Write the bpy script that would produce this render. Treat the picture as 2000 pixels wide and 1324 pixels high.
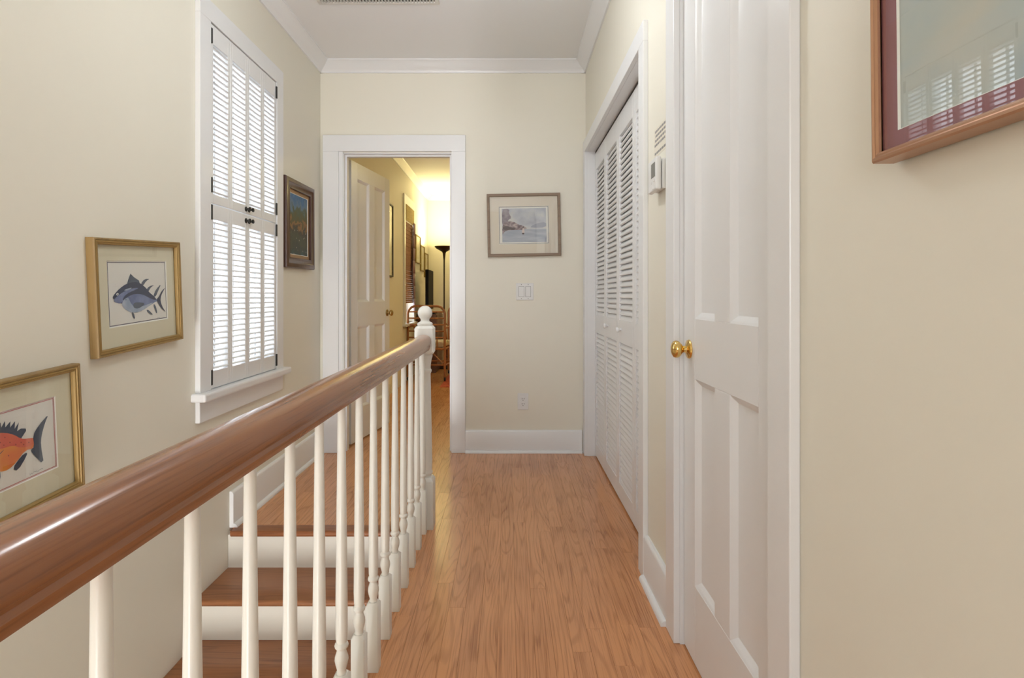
import bpy, math, random
from mathutils import Vector, Matrix

# ------------------------------------------------------------------ camera, world, light, exposure
for o in list(bpy.data.objects):
    bpy.data.objects.remove(o, do_unlink=True)
SC = bpy.context.scene
COL = SC.collection
R = random.Random(7)
PI = math.pi
F, VX, VY, CZ = 1100.0, 993.0, 578.0, 1.063        # focal length / vanishing point in 2000x1324 pixels, eye height

cam_d = bpy.data.cameras.new('camera')
cam_d.sensor_width = 36.0
cam_d.lens = F / 2000.0 * 36.0
cam_d.shift_x = (1000 - VX) / 2000.0
cam_d.shift_y = (VY - 662) / 2000.0
cam_d.clip_start = 0.02
cam = bpy.data.objects.new('camera', cam_d)
cam.location = (0, 0, CZ)
cam.rotation_euler = (PI / 2, 0, 0)
COL.objects.link(cam)
SC.camera = cam

world = bpy.data.worlds.new('sky')
SC.world = world
world.use_nodes = True
bg = world.node_tree.nodes['Background']
bg.inputs[0].default_value = (0.84, 0.92, 1.0, 1)
bg.inputs[1].default_value = 2.7

vs = SC.view_settings
vs.view_transform = 'Standard'
vs.look = 'None'
vs.gamma = 1.0
vs.use_curve_mapping = False
vs.exposure = 0.96

def area(name, loc, rot, size, power, color, size_y=None):
    l = bpy.data.lights.new(name, 'AREA')
    l.energy = power
    l.color = color
    l.size = size
    if size_y:
        l.shape = 'RECTANGLE'
        l.size_y = size_y
    o = bpy.data.objects.new(name, l)
    o.location = loc
    o.rotation_euler = rot
    COL.objects.link(o)
    return o
# added fill lights for the hall and stairwell, unseen behind the photographer
area('hall_fill_light', (-0.775, -3.02, 1.55), (PI / 2, 0, 0), 0.8, 18, (0.92, 0.95, 1.0), 1.4)
area('stairwell_fill_light', (-0.86, -3.02, -1.55), (PI / 2, 0, 0), 0.6, 52, (0.94, 0.97, 1.0), 1.8)
HALL_LAMP = 17.0      # emission of the hall globe; the added fill globe takes part of it
TORCH_POWER = 12.0    # the torchiere in the far room

# ------------------------------------------------------------------ room measures
XL, XR = -1.28, 0.525          # hall walls
YE, YB = 3.833, -3.0           # end wall, wall behind the camera
ZC = 2.65                      # ceiling
WT = 0.12                      # partition thickness
WELL_X = -0.43                 # stairwell edge
YN = 2.54                      # landing nosing
RUN, RISE = 0.253, 0.176
YF = 8.95                      # back wall of the far room
XFR = 3.0                      # right wall of the far room
RAILX = -0.385

def wall_px(x, y, X):
    """photo pixel -> (Y, Z) on a side-wall plane at X"""
    Y = X * F / (x - VX)
    return Y, CZ + (VY - y) * Y / F
def end_px(x, y, Y):
    return (x - VX) * Y / F, CZ + (VY - y) * Y / F

# ------------------------------------------------------------------ materials
MATS = {}
def principled(name, color, rough=0.5, metal=0.0, spec=0.5, coat=0.0, sub=None):
    m = bpy.data.materials.new(name)
    m.use_nodes = True
    b = m.node_tree.nodes['Principled BSDF']
    b.inputs['Base Color'].default_value = (*color, 1)
    b.inputs['Roughness'].default_value = rough
    b.inputs['Metallic'].default_value = metal
    b.inputs['Specular IOR Level'].default_value = spec
    b.inputs['Coat Weight'].default_value = coat
    b.inputs['Coat Roughness'].default_value = 0.12
    MATS[name] = m
    return m
def nd(m, t, **kw):
    n = m.node_tree.nodes.new(t)
    for k, v in kw.items():
        setattr(n, k, v)
    return n
def lk(m, a, b):
    m.node_tree.links.new(a, b)
def paint(name, c1, c2, rough, bump=0.02, scale=9.0, spec=0.4):
    m = principled(name, c1, rough, spec=spec)
    b = m.node_tree.nodes['Principled BSDF']
    geo = nd(m, 'ShaderNodeNewGeometry')
    n1 = nd(m, 'ShaderNodeTexNoise')
    n1.inputs['Scale'].default_value = scale * 0.15
    n1.inputs['Detail'].default_value = 3
    lk(m, geo.outputs['Position'], n1.inputs['Vector'])
    mix = nd(m, 'ShaderNodeMix', data_type='RGBA')
    mix.inputs[6].default_value = (*c1, 1)
    mix.inputs[7].default_value = (*c2, 1)
    lk(m, n1.outputs['Fac'], mix.inputs[0])
    lk(m, mix.outputs[2], b.inputs['Base Color'])
    n2 = nd(m, 'ShaderNodeTexNoise')
    n2.inputs['Scale'].default_value = scale * 22
    lk(m, geo.outputs['Position'], n2.inputs['Vector'])
    bp = nd(m, 'ShaderNodeBump')
    bp.inputs['Strength'].default_value = bump
    bp.inputs['Distance'].default_value = 0.003
    lk(m, n2.outputs['Fac'], bp.inputs['Height'])
    lk(m, bp.outputs['Normal'], b.inputs['Normal'])
    return m
def wood(name, light, dark, axis='Y', rough=0.3, bands=26.0, coat=0.25, per_object=0.14, use_object=False, fine=1.0):
    m = principled(name, light, rough, spec=0.45, coat=coat)
    b = m.node_tree.nodes['Principled BSDF']
    geo = nd(m, 'ShaderNodeNewGeometry')
    oi = nd(m, 'ShaderNodeObjectInfo')
    mul = nd(m, 'ShaderNodeVectorMath', operation='MULTIPLY')
    s = {'X': (0.085, 1, 1), 'Y': (1, 0.085, 1), 'Z': (1, 1, 0.085)}[axis]
    mul.inputs[1].default_value = s
    if use_object:
        tc = nd(m, 'ShaderNodeTexCoord')
        lk(m, tc.outputs['Object'], mul.inputs[0])
    else:
        lk(m, geo.outputs['Position'], mul.inputs[0])
    off = nd(m, 'ShaderNodeMath', operation='MULTIPLY')
    off.inputs[1].default_value = 37.0
    lk(m, oi.outputs['Random'], off.inputs[0])
    add = nd(m, 'ShaderNodeVectorMath', operation='ADD')
    lk(m, mul.outputs[0], add.inputs[0])
    lk(m, off.outputs[0], add.inputs[1])
    # slow swirl -> growth-ring lines that close into cathedrals
    n1 = nd(m, 'ShaderNodeTexNoise')
    n1.inputs['Scale'].default_value = 11.0
    n1.inputs['Detail'].default_value = 1.0
    n1.inputs['Roughness'].default_value = 0.35
    lk(m, add.outputs[0], n1.inputs['Vector'])
    k = nd(m, 'ShaderNodeMath', operation='MULTIPLY')
    k.inputs[1].default_value = bands * PI
    lk(m, n1.outputs['Fac'], k.inputs[0])
    sn = nd(m, 'ShaderNodeMath', operation='SINE')
    lk(m, k.outputs[0], sn.inputs[0])
    r1 = nd(m, 'ShaderNodeMapRange')
    r1.inputs[1].default_value = 0.35
    r1.inputs[2].default_value = 1.0
    lk(m, sn.outputs[0], r1.inputs[0])
    # fine pores, drawn out along the grain
    mul2 = nd(m, 'ShaderNodeVectorMath', operation='MULTIPLY')
    mul2.inputs[1].default_value = {'X': (0.25, 1, 1), 'Y': (1, 0.25, 1), 'Z': (1, 1, 0.25)}[axis]
    lk(m, add.outputs[0], mul2.inputs[0])
    n2 = nd(m, 'ShaderNodeTexNoise')
    n2.inputs['Scale'].default_value = 260.0
    n2.inputs['Detail'].default_value = 2
    lk(m, mul2.outputs[0], n2.inputs['Vector'])
    r2 = nd(m, 'ShaderNodeMapRange')
    r2.inputs[1].default_value = 0.48
    r2.inputs[2].default_value = 0.75
    r2.inputs[4].default_value = 0.46 * fine
    lk(m, n2.outputs['Fac'], r2.inputs[0])
    n3 = nd(m, 'ShaderNodeTexNoise')
    n3.inputs['Scale'].default_value = 2.2
    n3.inputs['Detail'].default_value = 3
    lk(m, geo.outputs['Position'], n3.inputs['Vector'])
    g = nd(m, 'ShaderNodeMath', operation='MULTIPLY')
    g.inputs[1].default_value = 0.27
    lk(m, r1.outputs[0], g.inputs[0])
    s1 = nd(m, 'ShaderNodeMath', operation='ADD')
    lk(m, g.outputs[0], s1.inputs[0])
    lk(m, r2.outputs[0], s1.inputs[1])
    pr = nd(m, 'ShaderNodeMapRange')
    pr.inputs[3].default_value = -per_object * 0.5
    pr.inputs[4].default_value = per_object
    lk(m, oi.outputs['Random'], pr.inputs[0])
    s2 = nd(m, 'ShaderNodeMath', operation='ADD')
    lk(m, s1.outputs[0], s2.inputs[0])
    lk(m, pr.outputs[0], s2.inputs[1])
    r3 = nd(m, 'ShaderNodeMapRange')
    r3.inputs[1].default_value = 0.35
    r3.inputs[2].default_value = 0.75
    r3.inputs[3].default_value = -0.1
    r3.inputs[4].default_value = 0.22
    lk(m, n3.outputs['Fac'], r3.inputs[0])
    s3 = nd(m, 'ShaderNodeMath', operation='ADD', use_clamp=True)
    lk(m, s2.outputs[0], s3.inputs[0])
    lk(m, r3.outputs[0], s3.inputs[1])
    mix = nd(m, 'ShaderNodeMix', data_type='RGBA')
    mix.inputs[6].default_value = (*light, 1)
    mix.inputs[7].default_value = (*dark, 1)
    lk(m, s3.outputs[0], mix.inputs[0])
    lk(m, mix.outputs[2], b.inputs['Base Color'])
    bp = nd(m, 'ShaderNodeBump')
    bp.inputs['Strength'].default_value = 0.06
    bp.inputs['Distance'].default_value = 0.002
    bp.invert = True
    lk(m, s1.outputs[0], bp.inputs['Height'])
    lk(m, bp.outputs['Normal'], b.inputs['Normal'])
    return m
def emission(name, color, strength):
    m = bpy.data.materials.new(name)
    m.use_nodes = True
    m.node_tree.nodes.clear()
    e = nd(m, 'ShaderNodeEmission')
    e.inputs[0].default_value = (*color, 1)
    e.inputs[1].default_value = strength
    out = nd(m, 'ShaderNodeOutputMaterial')
    lk(m, e.outputs[0], out.inputs[0])
    MATS[name] = m
    return m
def thin_glass(name, rough=0.0, tint=(1, 1, 1)):
    m = bpy.data.materials.new(name)
    m.use_nodes = True
    m.node_tree.nodes.clear()
    lw = nd(m, 'ShaderNodeLayerWeight')
    pw = nd(m, 'ShaderNodeMath', operation='POWER')
    pw.inputs[1].default_value = 5.0
    lk(m, lw.outputs['Facing'], pw.inputs[0])
    fr = nd(m, 'ShaderNodeMath', operation='MULTIPLY_ADD')
    fr.inputs[1].default_value = 0.91
    fr.inputs[2].default_value = 0.09
    lk(m, pw.outputs[0], fr.inputs[0])
    t = nd(m, 'ShaderNodeBsdfTransparent')
    t.inputs[0].default_value = (*tint, 1)
    g = nd(m, 'ShaderNodeBsdfGlossy')
    g.inputs['Roughness'].default_value = rough
    mx = nd(m, 'ShaderNodeMixShader')
    out = nd(m, 'ShaderNodeOutputMaterial')
    lk(m, fr.outputs[0], mx.inputs[0])
    lk(m, t.outputs[0], mx.inputs[1])
    lk(m, g.outputs[0], mx.inputs[2])
    lk(m, mx.outputs[0], out.inputs[0])
    MATS[name] = m
    return m
def mottled(name, stops, scale=6.0, rough=0.6, stretch=(1, 1, 1), detail=4.0):
    """noise through a colour ramp: painted or printed surfaces, woven stuff"""
    m = principled(name, stops[0][1], rough)
    b = m.node_tree.nodes['Principled BSDF']
    tc = nd(m, 'ShaderNodeTexCoord')
    mp = nd(m, 'ShaderNodeMapping')
    mp.inputs['Scale'].default_value = stretch
    lk(m, tc.outputs['Object'], mp.inputs['Vector'])
    n = nd(m, 'ShaderNodeTexNoise')
    n.inputs['Scale'].default_value = scale
    n.inputs['Detail'].default_value = detail
    lk(m, mp.outputs[0], n.inputs['Vector'])
    cr = nd(m, 'ShaderNodeValToRGB')
    el = cr.color_ramp.elements
    while len(el) < len(stops):
        el.new(0.5)
    for e, (p, c) in zip(el, stops):
        e.position = p
        e.color = (*c, 1)
    lk(m, n.outputs['Fac'], cr.inputs[0])
    lk(m, cr.outputs[0], b.inputs['Base Color'])
    return m
def srgb(r, g, b):
    f = lambda c: (c / 255 / 12.92) if c / 255 <= 0.04045 else ((c / 255 + 0.055) / 1.055) ** 2.4
    return (f(r), f(g), f(b))

M_WALL = paint('cream_wall_paint', (0.845, 0.80, 0.685), (0.855, 0.815, 0.70), 0.55)
M_CEIL = paint('ceiling_paint', (0.87, 0.865, 0.86), (0.88, 0.875, 0.87), 0.7)
M_TRIM = paint('white_trim_gloss', (0.84, 0.835, 0.83), (0.85, 0.845, 0.84), 0.28, 0.012, 7, 0.5)
M_DOOR = paint('white_door_paint', (0.83, 0.825, 0.82), (0.84, 0.835, 0.83), 0.33, 0.02, 6, 0.5)
M_BAL = paint('baluster_paint', (0.85, 0.83, 0.77), (0.86, 0.84, 0.78), 0.3, 0.012, 7, 0.5)
M_RISER = paint('riser_paint', (0.80, 0.76, 0.665), (0.81, 0.77, 0.68), 0.4, 0.012, 7, 0.4)
M_OAK = wood('oak_floor', srgb(218, 154, 104), srgb(142, 84, 50), 'Y', 0.27, 30, 0.28)
M_TREAD = wood('oak_tread', srgb(156, 102, 64), srgb(88, 50, 30), 'X', 0.28, 22, 0.2)
M_NOSE = wood('oak_nosing', srgb(150, 92, 54), srgb(92, 48, 26), 'X', 0.28, 14, 0.2)
M_RAIL = wood('oak_handrail', srgb(162, 106, 68), srgb(96, 54, 34), 'Y', 0.24, 12, 0.35)
M_BRASS = principled('polished_brass', (0.80, 0.56, 0.20), 0.16, 1.0)
M_ABRASS = principled('aged_brass', (0.42, 0.30, 0.13), 0.3, 1.0)
M_BLACK = principled('black_iron', (0.02, 0.019, 0.018), 0.45)
M_DARK = principled('dark_gap', (0.05, 0.045, 0.04), 0.8)
M_PLAST = principled('white_plastic', (0.82, 0.81, 0.79), 0.35)
M_PLAST2 = principled('slot_dark', (0.08, 0.07, 0.06), 0.6)
M_LCD = principled('lcd_grey', (0.16, 0.16, 0.15), 0.3)
M_INK = principled('grey_ink', (0.30, 0.28, 0.27), 0.7)
M_GLASS = thin_glass('window_glass')
M_PGLASS = thin_glass('picture_glass', 0.0, (0.97, 0.98, 0.97))
M_GOLD = wood('gilded_wood', srgb(164, 134, 84), srgb(112, 86, 46), 'Y', 0.42, 8, 0.0, 0.1, True, 0.6)
M_GOLD2 = principled('gilt_bead', srgb(164, 134, 80), 0.45, 0.25)
M_MAT = paint('cream_mat_board', srgb(230, 221, 196), srgb(232, 224, 200), 0.8, 0.01)
M_PAPER = principled('print_paper', srgb(240, 236, 230), 0.75)
M_BEVEL = principled('mat_bevel_white', srgb(246, 243, 236), 0.7)

# ------------------------------------------------------------------ mesh builder
class MB:
    def __init__(s):
        s.v, s.f, s.m = [], [], []
    def box(s, x0, x1, y0, y1, z0, z1, mi=0):
        n = len(s.v)
        s.v += [(x, y, z) for z in (z0, z1) for y in (y0, y1) for x in (x0, x1)]
        for q in ((0, 2, 3, 1), (4, 5, 7, 6), (0, 1, 5, 4), (2, 6, 7, 3), (0, 4, 6, 2), (1, 3, 7, 5)):
            s.f.append(tuple(n + i for i in q)); s.m.append(mi)
        return s
    def cbox(s, x0, x1, y0, y1, z0, z1, c=0.001, mi=0):
        """box with its four top edges chamfered"""
        n = len(s.v)
        s.v += [(x0, y0, z0), (x1, y0, z0), (x1, y1, z0), (x0, y1, z0),
                (x0, y0, z1 - c), (x1, y0, z1 - c), (x1, y1, z1 - c), (x0, y1, z1 - c),
                (x0 + c, y0 + c, z1), (x1 - c, y0 + c, z1), (x1 - c, y1 - c, z1), (x0 + c, y1 - c, z1)]
        for q in ((3, 2, 1, 0), (0, 1, 5, 4), (1, 2, 6, 5), (2, 3, 7, 6), (3, 0, 4, 7),
                  (4, 5, 9, 8), (5, 6, 10, 9), (6, 7, 11, 10), (7, 4, 8, 11), (8, 9, 10, 11)):
            s.f.append(tuple(n + i for i in q)); s.m.append(mi)
        return s
    def loops(s, rings, close=True, cap0=False, cap1=False, mi=0, closed_path=False):
        n = len(s.v)
        k = len(rings[0])
        for r in rings:
            s.v += [tuple(p) for p in r]
        cnt = len(rings)
        for i in range(cnt if closed_path else cnt - 1):
            a, b = n + i * k, n + ((i + 1) % cnt) * k
            for j in range(k if close else k - 1):
                j2 = (j + 1) % k
                s.f.append((a + j, a + j2, b + j2, b + j)); s.m.append(mi)
        if cap0:
            s.f.append(tuple(n + j for j in reversed(range(k)))); s.m.append(mi)
        if cap1:
            s.f.append(tuple(n + (cnt - 1) * k + j for j in range(k))); s.m.append(mi)
        return s
    def prism(s, poly, axis, a0, a1, mi=0):
        """poly: 2-D points in the plane across axis. X:(y,z) Y:(x,z) Z:(x,y)"""
        def mk(p, a):
            return {'X': (a, p[0], p[1]), 'Y': (p[0], a, p[1]), 'Z': (p[0], p[1], a)}[axis]
        return s.loops([[mk(p, a0) for p in poly], [mk(p, a1) for p in poly]], True, True, True, mi)
    def lathe(s, prof, center=(0, 0, 0), axis='Z', seg=24, mi=0, cap=True):
        rings = []
        for r, h in prof:
            ring = []
            for j in range(seg):
                a = 2 * PI * j / seg
                c, d = r * math.cos(a), r * math.sin(a)
                p = {'Z': (c, d, h), 'X': (h, c, d), 'Y': (d, h, c)}[axis]
                ring.append((p[0] + center[0], p[1] + center[1], p[2] + center[2]))
            rings.append(ring)
        return s.loops(rings, True, cap, cap, mi)
    def tube(s, pts, r, seg=8, mi=0, closed=False):
        pts = [Vector(p) for p in pts]
        rings = []
        up = Vector((0.123, 0.31, 0.94)).normalized()
        n = len(pts)
        for i, p in enumerate(pts):
            if closed:
                t = pts[(i + 1) % n] - pts[i - 1]
            else:
                t = pts[min(i + 1, n - 1)] - pts[max(i - 1, 0)]
            t.normalize()
            u = up - t * up.dot(t)
            if u.length < 1e-4:
                u = Vector((1, 0, 0)) - t * t.x
            u.normalize()
            up = u
            w = t.cross(u)
            rr = r[i] if isinstance(r, (list, tuple)) else r
            rings.append([p + (u * math.cos(2 * PI * j / seg) + w * math.sin(2 * PI * j / seg)) * rr for j in range(seg)])
        return s.loops(rings, True, not closed, not closed, mi, closed)
    def rectloop(s, u0, u1, v0, v1, prof, mi=0):
        """sweep a profile [(inset, height)] round a rectangle with mitred corners (plane u,v ; height w)"""
        rings = []
        for ins, h in prof:
            rings.append([(u0 + ins, v0 + ins, h), (u1 - ins, v0 + ins, h), (u1 - ins, v1 - ins, h), (u0 + ins, v1 - ins, h)])
        return s.loops(rings, True, mi=mi)
    def poly(s, pts, mi=0):
        n = len(s.v)
        s.v += [tuple(p) for p in pts]
        s.f.append(tuple(range(n, n + len(pts)))); s.m.append(mi)
        return s
    def mesh(s, name, mats, smooth=False, angle=35):
        me = bpy.data.meshes.new(name)
        me.from_pydata(s.v, [], s.f)
        for m in (mats if isinstance(mats, (list, tuple)) else [mats]):
            me.materials.append(m)
        if any(s.m):
            me.polygons.foreach_set('material_index', s.m)
        me.validate()
        import bmesh
        bm = bmesh.new(); bm.from_mesh(me)
        bmesh.ops.recalc_face_normals(bm, faces=bm.faces)
        bm.to_mesh(me); bm.free()
        if smooth:
            me.shade_smooth()
            me.set_sharp_from_angle(angle=math.radians(angle))
        me.update()
        return me
    def build(s, name, mats, parent=None, smooth=False, angle=35, loc=None):
        o = bpy.data.objects.new(name, s.mesh(name, mats, smooth, angle))
        COL.objects.link(o)
        if parent is not None:
            o.parent = parent
        if loc:
            o.location = loc
        return o
def link(name, me, parent=None, loc=(0, 0, 0), rot=(0, 0, 0)):
    o = bpy.data.objects.new(name, me)
    COL.objects.link(o)
    o.parent = parent
    o.location = loc
    o.rotation_euler = rot
    return o
def tag(o, label=None, cat=None, group=None, kind=None):
    if label: o['label'] = label
    if cat: o['category'] = cat
    if group: o['group'] = group
    if kind: o['kind'] = kind
    return o
def empty(name, loc=(0, 0, 0), rz=0.0):
    o = bpy.data.objects.new(name, None)
    o.empty_display_size = 0.05
    o.location = loc
    o.rotation_euler = (0, 0, rz)
    COL.objects.link(o)
    return o
def bevel(o, w=0.002, seg=2):
    b = o.modifiers.new('bevel', 'BEVEL')
    b.width = w
    b.segments = seg
    b.limit_method = 'ANGLE'
    b.harden_normals = False
    return o
def struct(o, label, cat=None):
    return tag(o, label, cat, None, 'structure')

# ------------------------------------------------------------------ room shell
CL0, CL1, CLH = 2.192, 3.742, 2.022      # closet opening
DR0, DR1, DRH = 1.100, 1.722, 2.045      # right-hand door opening
ED0, ED1, EDH = -1.123, -0.386, 2.035    # end doorway (x range)
W0, W1, WZ0, WZ1 = 2.385, 3.065, 0.665, 2.226   # hall window opening
V0, V1, VZ0, VZ1 = 6.92, 7.52, 0.72, 2.20       # far-room window opening
EXT = 0.17

def wall_with_holes_x(name, x0, x1, ya, yb, za, zb, holes, mat):
    """wall slab across X, openings as (y0,y1,z0,z1)"""
    mb = MB()
    holes = sorted(holes)
    y = ya
    for (h0, h1, hz0, hz1) in holes:
        mb.box(x0, x1, y, h0, za, zb)
        if hz0 > za: mb.box(x0, x1, h0, h1, za, hz0)
        if hz1 < zb: mb.box(x0, x1, h0, h1, hz1, zb)
        y = h1
    mb.box(x0, x1, y, yb, za, zb)
    return mb.build(name, mat)
struct(wall_with_holes_x('wall_left', XL - EXT, XL, YB - .1, YF + .1, -2.7, ZC + .1,
       [(W0, W1, WZ0, WZ1), (V0, V1, VZ0, VZ1)], M_WALL),
       'long cream painted wall on the left with the shuttered window', 'wall')
struct(wall_with_holes_x('wall_right', XR, XR + WT, YB, YE, 0, ZC,
       [(DR0, DR1, 0, DRH), (CL0, CL1, 0, CLH)], M_WALL),
       'cream painted wall on the right with closet and panel door', 'wall')
mb = MB()
mb.box(XL, ED0, YE, YE + WT, 0, ZC); mb.box(ED1, XFR, YE, YE + WT, 0, ZC); mb.box(ED0, ED1, YE, YE + WT, EDH, ZC)
struct(mb.build('wall_end', M_WALL), 'cream end wall of the hall around the open doorway', 'wall')
mb = MB()
mb.box(XL, -1.2, YB - .1, YB, 0, ZC); mb.box(.45, XR + WT + .8, YB - .1, YB, -2.7, ZC); mb.box(-1.2, .45, YB - .1, YB, 2.3, ZC); mb.box(-.35, .45, YB - .1, YB, .8, 2.3)
mb.box(-1.2, .45, YB - .1, YB, 0, .8); mb.box(XL, .45, YB - .1, YB, -.6, 0); mb.box(XL, -1.21, YB - .1, YB, -2.7, -.6); mb.box(-.51, .45, YB - .1, YB, -2.7, -.6)
struct(mb.build('wall_behind', M_WALL), 'cream wall closing the hall behind the viewer', 'wall')
struct(MB().box(XL, XFR, YF, YF + .1, 0, ZC).build('wall_far_room_back', M_WALL), 'lamp-lit yellow back wall of the far room', 'wall')
struct(MB().box(XFR, XFR + .1, YE, YF + .1, 0, ZC).build('wall_far_room_right', M_WALL), 'right wall of the far room out of sight', 'wall')
struct(MB().box(XL - EXT, XR + WT + .8, YB - .1, YE + .06, ZC, ZC + .1).build('ceiling', M_CEIL), 'smooth white hall ceiling', 'ceiling')
struct(MB().box(XL - EXT, XFR + .1, YE + .06, YF + .1, ZC, ZC + .1).build('ceiling_far_room', M_CEIL), 'white ceiling of the far room glowing from the lamp', 'ceiling')
def fill_window(name, x0, x1, z0, z1, label, cat):
    w = empty(name, ((x0 + x1) / 2, YB, z0))
    a, b, h = -(x1 - x0) / 2, (x1 - x0) / 2, z1 - z0
    for q in ((a, a + .05, 0, h), (b - .05, b, 0, h), (a + .05, b - .05, 0, .06), (a + .05, b - .05, h - .05, h), (a + .05, b - .05, h / 2 - .02, h / 2 + .02)):
        MB().box(q[0], q[1], -.06, -.02, q[2], q[3]).build('sash_bar', M_TRIM, w)
    for c, d in ((.06, h / 2 - .02), (h / 2 + .02, h - .05)):
        MB().box(a + .05, b - .05, -.042, -.038, c, d).build('pane', M_GLASS, w)
    for q in ((a - .09, a, -.03, h + .09), (b, b + .09, -.03, h + .09), (a, b, h, h + .09)):
        MB().box(max(q[0], XL - (x0 + x1) / 2 + .002), min(q[1], WELL_X - (x0 + x1) / 2 - .002) if z0 < 0 else q[1], 0, .02, q[2], q[3]).build('casing', M_TRIM, w)
    return struct(w, label, cat)
fill_window('added_window_3', -1.2, -.35, .8, 2.3, 'unseen window added behind the viewer for the hall fill light', 'window')  # added opening that frames the hall fill light
fill_window('added_window_4', -1.21, -.51, -2.6, -.6, 'unseen glazed entry added at the stair foot for the fill light', 'window')  # added glazing that frames the stairwell fill light
# closet boxes behind the right wall
mb = MB()
cx = XR + WT + .65
mb.box(cx, cx + .05, DR0 - .3, YE, 0, ZC); mb.box(XR + WT, cx, DR0 - .3, DR0 - .25, 0, ZC)
mb.box(XR + WT, cx, 1.93, 1.98, 0, ZC)
struct(mb.build('wall_closet', M_WALL), 'plain walls inside the closet behind the louvered doors', 'wall')
# stairwell side and floor below
struct(MB().box(XL, WELL_X, YN + .05, YN + .09, -2.7, -0.2).build('wall_under_landing', M_WALL), 'cream wall under the stair landing', 'wall')
struct(MB().box(WELL_X, WELL_X + .03, YB, YN + .04, -2.7, -0.2).build('wall_stairwell', M_WALL), 'cream side wall of the stairwell under the hall floor', 'wall')
struct(MB().box(XL, WELL_X, YB, YN + .05, -2.8, -2.7).build('floor_lower', M_OAK), 'oak floor at the foot of the stairs', 'floor')

# ---- floor: subfloor slab + individual oak strips
mb = MB()
TH = 0.018
mb.box(WELL_X, XR + WT + .7, YB, YE, -.2, -TH)
mb.box(XL, WELL_X, YN + .05, YE, -.2, -TH)
mb.box(XL, XFR, YE, YF, -.2, -TH)
mb.box(WELL_X - .02, XR + WT + .7, YB, 0.55, -TH, -0.0005)            # near floor below the frame
mb.box(-.12, XFR, YE + WT, YF, -TH, -0.0005)                            # far room to the right of the doorway
mb.box(XL, WELL_X, YB, -1.3, -.2, -0.0005)
mb.box(XR + WT, XR + WT + .7, 0.55, YE, -TH, -0.0005)
floor = struct(mb.build('floor', M_OAK), 'reddish brown oak strip floor of the hall and landing', 'floor')
BW = 0.057
def strips(x0, x1, y0, y1, lmin, lmax):
    n = max(1, round((x1 - x0) / BW))
    w = (x1 - x0) / n
    for i in range(n):
        xa = x0 + i * w
        y = y0
        L = R.uniform(0.25, lmax)
        while y < y1 - 1e-6:
            e = y + L
            if y1 - e < 0.25: e = y1
            MB().cbox(xa + .0002, xa + w - .0002, y + .0002, e - .0002, -TH, R.uniform(-.0002, .0001), .0005).build('floor_board', M_OAK, floor)
            y = e
            L = R.uniform(lmin, lmax)
strips(WELL_X, XR + WT, 0.55, YE + WT, 0.55, 1.3)
strips(XL, WELL_X, YN + .075, YE + WT, 0.4, 1.1)
strips(XL, -.12, YE + WT, YF, 1.0, 2.2)
# edge strip along the stairwell
pts = [(WELL_X - .022, -.004), (WELL_X - .018, -.0005), (WELL_X - .0003, -.0003), (WELL_X - .0003, -.022), (WELL_X - .018, -.022), (WELL_X - .022, -.018)]
MB().prism(pts, 'Y', -1.3, YN + .02).build('floor_edge_nosing', M_OAK, floor, True)

# ---- crown mouldings, baseboards, shoe
def crown_poly(sx, x, z=ZC, s=0.072):
    p = [(0, 0), (s, 0), (s, -.008), (s - .01, -.012), (s - .022, -.03), (.024, -s + .022), (.012, -s + .012), (.010, -s), (0, -s)]
    return [(x + sx * a, z + b) for a, b in p]
def crown(name, axis, sgn, at, a0, a1, label):
    o = MB().prism(crown_poly(sgn, at), axis, a0, a1).build(name, M_TRIM, None, True, 50)
    return struct(o, label, 'trim')
crown('trim_1', 'Y', 1, XL, YB, YE, 'white crown moulding along the left hall ceiling edge')
crown('trim_2', 'Y', -1, XR, YB, YE, 'white crown moulding along the right hall ceiling edge')
crown('trim_3', 'X', -1, YE, XL, XR, 'white crown moulding above the end wall')
crown('trim_4', 'Y', 1, XL, YE + WT, YF, 'white crown moulding above the far room left wall')
crown('trim_5', 'X', -1, YF, XL, XFR, 'white crown moulding above the far room back wall')

def base_poly(sgn, at, h=.152, t=.018):
    p = [(0, 0), (t, 0), (t, h - .012), (t - .004, h - .004), (t - .009, h), (0, h)]
    return [(at + sgn * a, b) for a, b in p]
def shoe_poly(sgn, at, t=.018, r=.018):
    p = [(0, 0)] + [(r * math.cos(a), r * math.sin(a)) for a in [i * PI / 10 for i in range(6)]]
    return [(at + sgn * (t + a), b + .0004) for a, b in p]
def baseboard(name, axis, sgn, at, a0, a1, label, h=.152):
    o = MB().prism(base_poly(sgn, at, h), axis, a0, a1).build(name, M_TRIM, None, True, 30)
    MB().prism(shoe_poly(sgn, at), axis, a0, a1).build('shoe_molding', M_TRIM, o, True, 50)
    return struct(o, label, 'baseboard')
baseboard('baseboard_left', 'Y', 1, XL, YN + .045, YE, 'white baseboard on the left wall beside the stair landing', .165)
baseboard('baseboard_end', 'X', -1, YE, ED1 + .095, XR - .025, 'white baseboard under the outlet on the end wall')
baseboard('baseboard_right', 'Y', -1, XR, 1.722 + .087, CL0 - .078, 'short white baseboard between closet and panel door', .165)
baseboard('baseboard_near_right', 'Y', -1, XR, YB, DR0 - .09, 'white baseboard on the near right wall below the frame', .165)

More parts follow.
